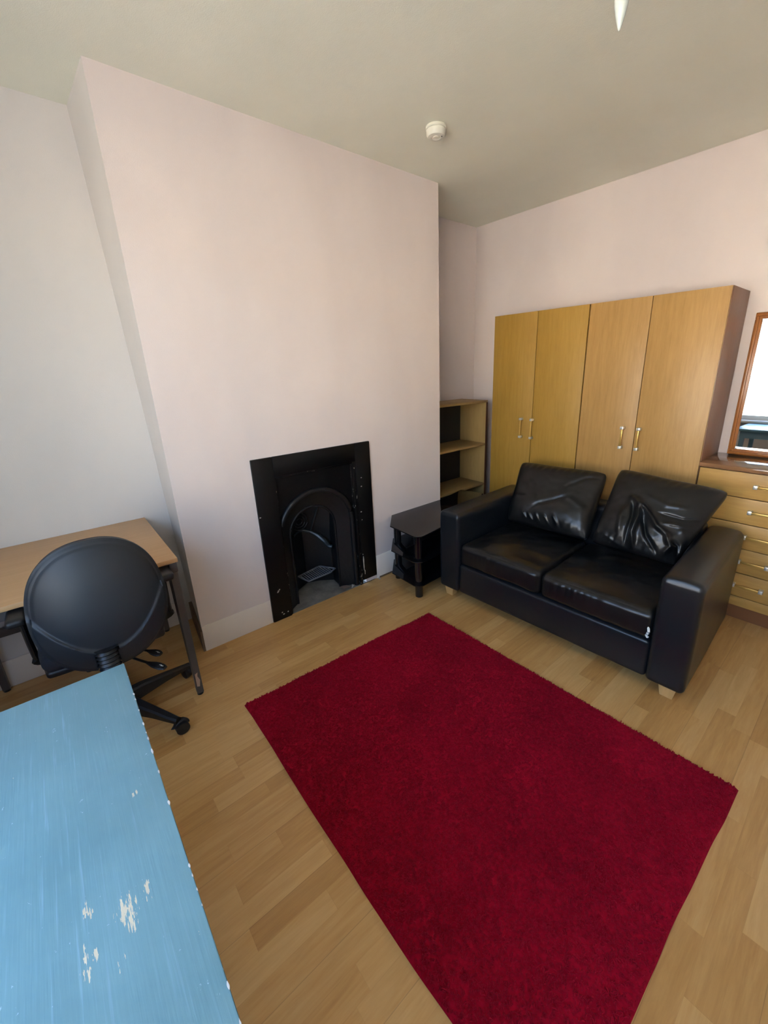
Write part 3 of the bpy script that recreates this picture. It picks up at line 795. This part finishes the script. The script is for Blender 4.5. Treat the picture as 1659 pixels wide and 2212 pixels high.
for yl in (dy1-.040, dy0+.16):
    for s in (0, 1):
        bm = nb(); yb = yl-cy
        if s: # front leg: plate tapering to a foot
            xt0, xt1, xb0, xb1 = dx1-.092-cx, dx1-.004-cx, dx1-.024-cx, dx1+.006-cx
        else: xt0, xt1, xb0, xb1 = dx0+.02-cx, dx0+.09-cx, dx0+.015-cx, dx0+.045-cx
        hexa(bm, [(xb0, yb), (xb1, yb), (xb1, yb+.028), (xb0, yb+.028)], [(xt0, yb), (xt1, yb), (xt1, yb+.030), (xt0, yb+.030)], .012, dz-.0665)
        lg = obj('leg', bm, M['desk_steel'], t)
        bm = nb(); lathe(bm, [(.014, 0), (.014, .008), (.006, .009), (.006, .014)], 14, Matrix.Translation(((xb0+xb1)/2, yb+.014, 0))); obj('levelling_foot', bm, M['plastic_d'], lg)
        if s and yl > -.5:
            bm = nb(); vs = [bm.verts.new((xb1+.0008-(z-.012)*.0153+.0006, yb+y, z)) for y, z in ((.004, .055), (.016, .050), (.022, .085), (.014, .11), (.018, .13), (.005, .125))]
            bm.faces.new(vs); obj('paint_chip', bm, M['chip'], lg)
            bm = nb(); vs = [bm.verts.new((xx-cx, yb-.0008, z)) for xx, z in ((dx1-.016, .055), (dx1-.004, .05), (dx1+.001, .085), (dx1-.008, .10), (dx1-.008, .125), (dx1-.018, .12))]
            bm.faces.new(vs); obj('paint_chip', bm, M['chip'], lg)
mkbox('stretcher', dx0+.02-cx, dx0+.05-cx, dy0+.18-cy, dy1-.04-cy, .30, .34, mat=M['desk_steel'], parent=t, bev=.002)
mkbox('side_rail', dx0+.09-cx, dx1-.07-cx, dy1-.036-cy, dy1-.016-cy, dz-.13, dz-.067, mat=M['desk_steel'], parent=t, bev=.002)

# ------------------------------------------------------------------ blue table
tz = .765
tx0, tx1, ty0, ty1 = 1.052, 2.02, -1.16, -.386
ccx, ccy = (tx0+tx1)/2, (ty0+ty1)/2
for (x, y, rx, ry, k) in WORN_W if 'WORN_W' in globals() else (): pass
WORN[:] = [(x-ccx, y-ccy, rx, ry, k) for x, y, rx, ry, k in (
    (1.700, -.470, .055, .028, 1.0), (1.690, -.440, .035, .018, .9), (1.730, -.520, .05, .02, .9), (1.655, -.515, .03, .014, .8),
    (1.760, -.485, .035, .014, .8), (1.50, -.430, .012, .010, 1.0), (1.83, -.46, .03, .012, .5), (1.84, -.56, .04, .02, .45), (1.60, -.56, .012, .008, .7),
    (1.30, -.60, .02, .01, .7), (1.80, -.40, .03, .008, .6), (1.86, -.50, .03, .01, .5))]
M['blue'] = table_mat()
t = thing('table', 'scuffed light blue painted wooden table in the lower left foreground', 'table', (ccx, ccy, 0), R_(-3.9*0))
bm = nb(); box(bm, tx0-ccx, tx1-ccx, ty0-ccy, ty1-ccy, tz-.028, tz, bev=.0025); obj('tabletop', bm, M['blue'], t)
blue2 = flat('blue_leg_paint', srgb(108, 148, 170), .4, var=.05)
bm = nb()
for (x0, x1, y0, y1) in ((tx0+.07, tx1-.07, ty1-.075, ty1-.055), (tx0+.07, tx1-.07, ty0+.055, ty0+.075), (tx0+.055, tx0+.075, ty0+.075, ty1-.075), (tx1-.075, tx1-.055, ty0+.075, ty1-.075)):
    box(bm, x0-ccx, x1-ccx, y0-ccy, y1-ccy, tz-.115, tz-.0285)
obj('apron', bm, blue2, t)
for x in (tx0+.06, tx1-.11):
    for y in (ty0+.06, ty1-.11):
        bm = nb(); hexa(bm, [(x+.01-ccx, y+.01-ccy), (x+.04-ccx, y+.01-ccy), (x+.04-ccx, y+.04-ccy), (x+.01-ccx, y+.04-ccy)], [(x-ccx, y-ccy), (x+.05-ccx, y-ccy), (x+.05-ccx, y+.05-ccy), (x-ccx, y+.05-ccy)], 0, tz-.0285)
        obj('leg', bm, blue2, t, smooth=False)
for k in range(26):   # flaked chips along the long edge of the top
    bm = nb()
    x = random.uniform(tx0+.05, tx1-.05); r = random.uniform(.0015, .0045)
    rr = bmesh.ops.create_icosphere(bm, subdivisions=1, radius=r)
    for v in rr['verts']: v.co.x *= random.uniform(1, 2.2); v.co.z *= .35; v.co.y *= .7
    bmesh.ops.translate(bm, verts=rr['verts'], vec=(x-ccx, ty1-ccy-.0016, tz-.0012))
    obj('edge_chip', bm, M['torn'], t)['label'] = 'pale chip in the worn table edge'

# ------------------------------------------------------------------ office chair
CC = (.245, -.43)
t = thing('office_chair', 'black plastic backed swivel office chair pulled up to the desk', 'office chair', (CC[0], CC[1], 0), 0)
base_h = .085
for k in range(5):
    a = R_(33+72*k); ca, s_ = math.cos(a), math.sin(a)
    bm = nb(); pr = [(.02, .050, .034, .062, .13), (.10, .044, .028, .064, .125), (.20, .036, .022, .066, .105), (.28, .032, .019, .062, .088), (.325, .028, .012, .060, .080)]
    rings = []
    for (r, wb_, wt, z0, z1) in pr:
        rings.append([bm.verts.new((ca*r-s_*q, s_*r+ca*q, z)) for q, z in ((-wb_/2, z0), (wb_/2, z0), (wb_/2, z1-.008), (wt/2, z1), (-wt/2, z1), (-wb_/2, z1-.008))])
    for A, B in zip(rings, rings[1:]):
        for i in range(6): bm.faces.new((A[i], A[(i+1) % 6], B[(i+1) % 6], B[i]))
    bm.faces.new(rings[0]); bm.faces.new(rings[-1])
    obj('base_leg', bm, M['plastic_d'], t)
    bm = nb(); tip = Vector((ca*.318, s_*.318, 0)); ca2 = a+R_(60+37*k)
    dv = Vector((math.cos(ca2), math.sin(ca2), 0)); pv = Vector((-dv.y, dv.x, 0)); wc = tip+dv*.012
    lathe(bm, [(.006, .030), (.006, .066)], 10, Matrix.Translation(tip))
    rot = Matrix.Rotation(ca2, 4, 'Z') @ Matrix.Rotation(R_(90), 4, 'X')
    lathe(bm, [(.020, -.026), (.027, -.024), (.0275, -.006), (.024, -.004)], 20, Matrix.Translation(wc+Vector((0, 0, .0277))) @ rot)
    lathe(bm, [(.024, .004), (.0275, .006), (.027, .024), (.020, .026)], 20, Matrix.Translation(wc+Vector((0, 0, .0277))) @ rot)
    cs = obj('caster', bm, M['plastic_d'], t)
    bm = nb(); tube(bm, [wc+dv*(.031*math.cos(w))+Vector((0, 0, .0277+.031*math.sin(w))) for w in [R_(v) for v in range(20, 175, 15)]], .008, 8, flat=(1.6, .5)); obj('hood', bm, M['plastic_d'], cs)
bm = nb(); lathe(bm, [(.045, .058), (.05, .075), (.048, .125), (.035, .135), (.026, .14), (.026, .20), (.030, .20), (.030, .34), (.022, .345), (.022, .40)], 24); obj('gas_column', bm, M['plastic_d'], t)
bm = nb(); box(bm, -.10, .16, -.07, .07, .385, .425, bev=.012); obj('tilt_mechanism', bm, M['plastic_d'], t)
def sdisp(P, Nn, U):
    P = P.copy(); P[:, 2] += .02*(U[:, 0]**2)*0 - .01*(1-U[:, 0]**2)*(1-U[:, 1]**2)*(U[:, 2] > 0); return P
V, F = rounded_block(.43, .43, .075, .037, 24, sdisp); 
r2d = np.hypot(V[:, 0], V[:, 1]); k = np.clip(1-np.clip(r2d-.23, 0, 1)*.75, .7, 1); V[:, 0] *= k; V[:, 1] *= k
meshnp('seat', V+np.array([-.05, .02, .470]), F, M['fabric'], t)
V, F = rounded_block(.42, .42, .03, .014, 20); r2d = np.hypot(V[:, 0], V[:, 1]); k = np.clip(1-np.clip(r2d-.23, 0, 1)*.75, .7, 1); V[:, 0] *= k; V[:, 1] *= k
meshnp('seat_pan', V+np.array([-.05, .02, .430]), F, M['plastic_d'], t)
# backrest shell: superellipse grid, smile shaped step, notch for the bellows
def shell(off, seam=True, sc=1.0):
    nr, na = 60, 200; V = []; 
    zc, hh, ww = .702, .240*sc, .212*sc
    for i in range(nr+1):
        r = i/nr; r = 1-(1-r)**1.5 if False else r
        for k in range(na):
            a = 2*PI*k/na; c, s = math.cos(a), math.sin(a); e = 2/2.25
            y = ww*r*np.sign(c)*abs(c)**e; z = hh*r*np.sign(s)*abs(s)**e
            V.append((0, y*(1+.05*(-z/hh)), z))
    V = np.array(V)
    y, z = V[:, 1], V[:, 2]; r = np.repeat(np.arange(nr+1)/nr, na)
    x = .030*(1-np.clip(r, 0, 1)**3.0) - 1.1*y**2 - .18*z - .2*z*z
    if seam:
        sm = -.158+4.0*y**2
        st = np.clip((sm-z)/.005, 0, 1); x = x+st*.009+np.exp(-((z-sm)/.0035)**2)*.003
        # shallow groove just inside the rim
        x -= .004*np.exp(-((r-.93)/.025)**2)*(z > sm)
        x = np.where(r > .965, x-.004, x)
    V[:, 0] = x+off; V[:, 2] += zc; V[:, 1] += .038
    idx = np.arange((nr+1)*na).reshape(nr+1, na); nx = np.roll(idx, -1, axis=1)
    F = np.stack([idx[:-1], nx[:-1], nx[1:], idx[1:]], -1).reshape(-1, 4)
    return V, F, idx
V, F, idx = shell(.272)
th = .016; V2 = V.copy(); V2[:, 0] -= th; n = len(V)
rim = idx[-1]; rn = np.roll(rim, -1); F3 = np.stack([rim, rn, rn+n, rim+n], 1)
# drop the faces that lie in the notch, and close nothing: the bellows fills it
def keep(Fq, VV):
    c = VV[Fq].mean(1); return Fq[~((np.abs(c[:, 1]-.012) < .036) & (c[:, 2] < .545))]
VV = np.concatenate([V, V2]); FF = np.concatenate([F[:, ::-1], F+n, F3])
FF = keep(FF, VV)
o = meshnp('back_shell', VV, FF, M['plastic'], t); o.data.set_sharp_from_angle(angle=R_(50))
V, F, idx = shell(.232, False, .985); V2 = V.copy(); V2[:, 0] = V[:, 0]-.035*(1-np.repeat(np.arange(61)/60, 200)**6); rim = idx[-1]; rn = np.roll(rim, -1)
meshnp('back_pad', np.concatenate([V+np.array([.02, 0, 0]), V2]), np.concatenate([F[:, ::-1], F+n, np.stack([rim, rn, rn+n, rim+n], 1)]), M['fabric'], t)
# bellows on the back bar
bm = nb()
prof = []
for k in range(9):
    z = .420+k*.0160; prof += [(.027, z), (.036, z+.008)]
prof.append((.020, .555))
lathe(bm, prof, 24, Matrix.Translation((.318, .012, 0)) @ Matrix.Diagonal((.75, 1, 1, 1)))
obj('bellows', bm, M['rubber'], t)
bm = nb(); tube(bm, spline([(.10, .012, .405), (.22, .012, .398), (.300, .012, .405), (.318, .012, .43)], 5), .016, 10, flat=(1.6, .6)); obj('back_bar', bm, M['plastic_d'], t)
# arms
for s in (-1, 1):
    bm = nb(); yy = .032+s*.240
    tube(bm, spline([(-.02, s*.16, .42), (-.02, yy*.97, .43), (.0, yy, .50), (.02, yy, .60), (.03, yy, .665)], 6), [.022]*25, 10, flat=(.5, 1.2))
    ar = obj('armrest', bm, M['plastic_d'], t)
    V, F = rounded_block(.25, .055, .032, .014, 14); meshnp('arm_pad', V+np.array([.05, yy, .685]), F, M['plastic_d'], ar)
# levers with white marks
for (p0, p1, p2) in (((.10, .05, .41), (.17, .13, .40), (.238, .178, .392)), ((.12, .06, .385), (.21, .115, .375), (.305, .175, .365))):
    bm = nb(); P = spline([p0, p1, p2], 6); tube(bm, P, [.006]*8+[.011, .016, .018, .017, .010], 10, flat=(1, .45)); lv = obj('lever', bm, M['plastic_d'], t)
    bm = nb(); e = Vector(p2)*.85+Vector(p1)*.15
    tube(bm, [e+Vector((-.010, -.006, .0086)), e+Vector((-.002, .001, .0088)), e+Vector((.001, -.003, .0088)), e+Vector((.009, .004, .0086))], .0012, 5); obj('lever_mark', bm, M['silver_mark'], lv)

# ------------------------------------------------------------------ ceiling things
t = thing('smoke_detector', 'round white smoke detector on the ceiling', 'smoke detector', (.470, 1.405, H)); t.rotation_euler = (0, 0, .4)
bm = nb(); lathe(bm, [(.050, 0), (.052, -.003), (.052, -.010), (.049, -.013)], 36); obj('base', bm, M['white_plastic'], t)
bm = nb(); lathe(bm, [(.046, -.013), (.049, -.016), (.048, -.036), (.042, -.044), (.026, -.046), (.024, -.043), (.016, -.043), (.014, -.047), (0, -.047)], 36); obj('cover', bm, M['white_plastic'], t)
bm = nb(); lathe(bm, [(.0, -.0435), (.003, -.0475), (.003, -.049), (0, -.049)], 10, Matrix.Translation((.031, 0, .001))); obj('indicator', bm, M['plastic_d'], t)
bx, by, bzt = 1.617, .913, 2.300
t = thing('pendant_light', 'bare white pointed bulb hanging from the ceiling', 'pendant light', (bx, by, H))
z0 = bzt-H
bm = nb(); lathe(bm, [(0, z0), (.0022, z0+.002), (.006, z0+.012), (.0115, z0+.030), (.0155, z0+.048), (.0180, z0+.068), (.0188, z0+.085), (.0180, z0+.100), (.0145, z0+.113), (.0125, z0+.120)], 28); obj('bulb', bm, M['bulb'], t)
bm = nb(); lathe(bm, [(.0135, z0+.119), (.019, z0+.122), (.019, z0+.165), (.012, z0+.180), (.005, z0+.185)], 24); obj('lamp_holder', bm, M['white_plastic'], t)
bm = nb(); lathe(bm, [(.003, z0+.184), (.003, -.02)], 10); obj('cord', bm, M['white_plastic'], t)
bm = nb(); lathe(bm, [(.006, -.034), (.030, -.026), (.038, -.010), (.040, 0)], 28); obj('ceiling_rose', bm, M['white_plastic'], t)

# ------------------------------------------------------------------ outside
GZ = -1.2
bm = nb(); box(bm, -40, 40, -40, YF-.4, GZ-.2, GZ); struct(obj('ground', bm, M['bounce_street']), 'street outside the window')
t = thing('building', 'pale rendered house across the street seen in the mirror', 'building', (1.5, -12.5, GZ))
bm = nb(); box(bm, -16, 16, -6, 0, 0, 5.2); obj('wall', bm, M['facade'], t)
bm = nb(); box(bm, -16.2, 16.2, -6.2, .25, 5.2, 5.5); obj('roof', bm, M['roof'], t)
for i in range(-5, 6):
    for z in (.9, 3.2):
        w = nb(); box(w, i*2.8-.62, i*2.8+.62, 0, .05, z, z+1.7); f = obj('window', w, M['upvc'], t)
        w = nb()
        for a in (-.55, .03): box(w, i*2.8+a, i*2.8+a+.52, .05, .06, z+.07, z+1.63)
        obj('window_pane', w, M['far_glass'], f)

# ------------------------------------------------------------------ light
W = bpy.data.worlds.new('sky'); S.world = W; W.use_nodes = True; nt = W.node_tree
sky = N(nt, 'ShaderNodeTexSky', sky_type='NISHITA'); sky.sun_disc = False
sky.sun_elevation = R_(32); sky.sun_rotation = R_(20); sky.air_density = 1.0; sky.dust_density = 1.2; sky.ozone_density = 1.0
L(nt, sky.outputs[0], nt.nodes['Background'].inputs[0]); nt.nodes['Background'].inputs[1].default_value = .78
sl = bpy.data.lights.new('sun', 'SUN'); sl.energy = 11.0; sl.angle = R_(1); sl.color = (1, .92, .82)
so_ = bpy.data.objects.new('sun', sl); C.objects.link(so_)
d = Vector((-.35, -1, -.62)).normalized(); so_.rotation_euler = d.to_track_quat('-Z', 'Y').to_euler()
pl = bpy.data.lights.new('window_portal', 'AREA'); pl.shape = 'RECTANGLE'; pl.size = wx1-wx0; pl.size_y = wz1-wz0; pl.cycles.is_portal = True
po = bpy.data.objects.new('window_portal', pl); C.objects.link(po); po.location = ((wx0+wx1)/2, YF-.11, (wz0+wz1)/2)
po.rotation_euler = Vector((0, 1, 0)).to_track_quat('-Z', 'Z').to_euler()

# ------------------------------------------------------------------ camera
f_, yaw, pitch, roll = 893.1277, R_(49.3119), R_(17.7748), R_(-1.7481)
fw_ = Vector((-math.sin(yaw)*math.cos(pitch), math.cos(yaw)*math.cos(pitch), -math.sin(pitch)))
rt = Vector((math.cos(yaw), math.sin(yaw), 0)); up = rt.cross(fw_)
rt2 = math.cos(roll)*rt+math.sin(roll)*up; up2 = -math.sin(roll)*rt+math.cos(roll)*up
cd = bpy.data.cameras.new('camera'); cam = bpy.data.objects.new('camera', cd); C.objects.link(cam)
cam.matrix_world = Matrix.Translation((2.2739, -.4036, 1.5061)) @ Matrix((rt2, up2, -fw_)).transposed().to_4x4()
cd.sensor_fit = 'HORIZONTAL'; cd.sensor_width = 36; cd.lens = f_/1659*36
cd.shift_x = -52.7586/1659; cd.shift_y = -27.7554/1659; cd.clip_start = .02
S.camera = cam
S.cycles.max_bounces = 8; S.cycles.diffuse_bounces = 4; S.cycles.glossy_bounces = 4
S.view_settings.view_transform = 'Standard'; S.view_settings.look = 'None'; S.view_settings.gamma = 1
S.view_settings.use_curve_mapping = False; S.view_settings.exposure = 1.79
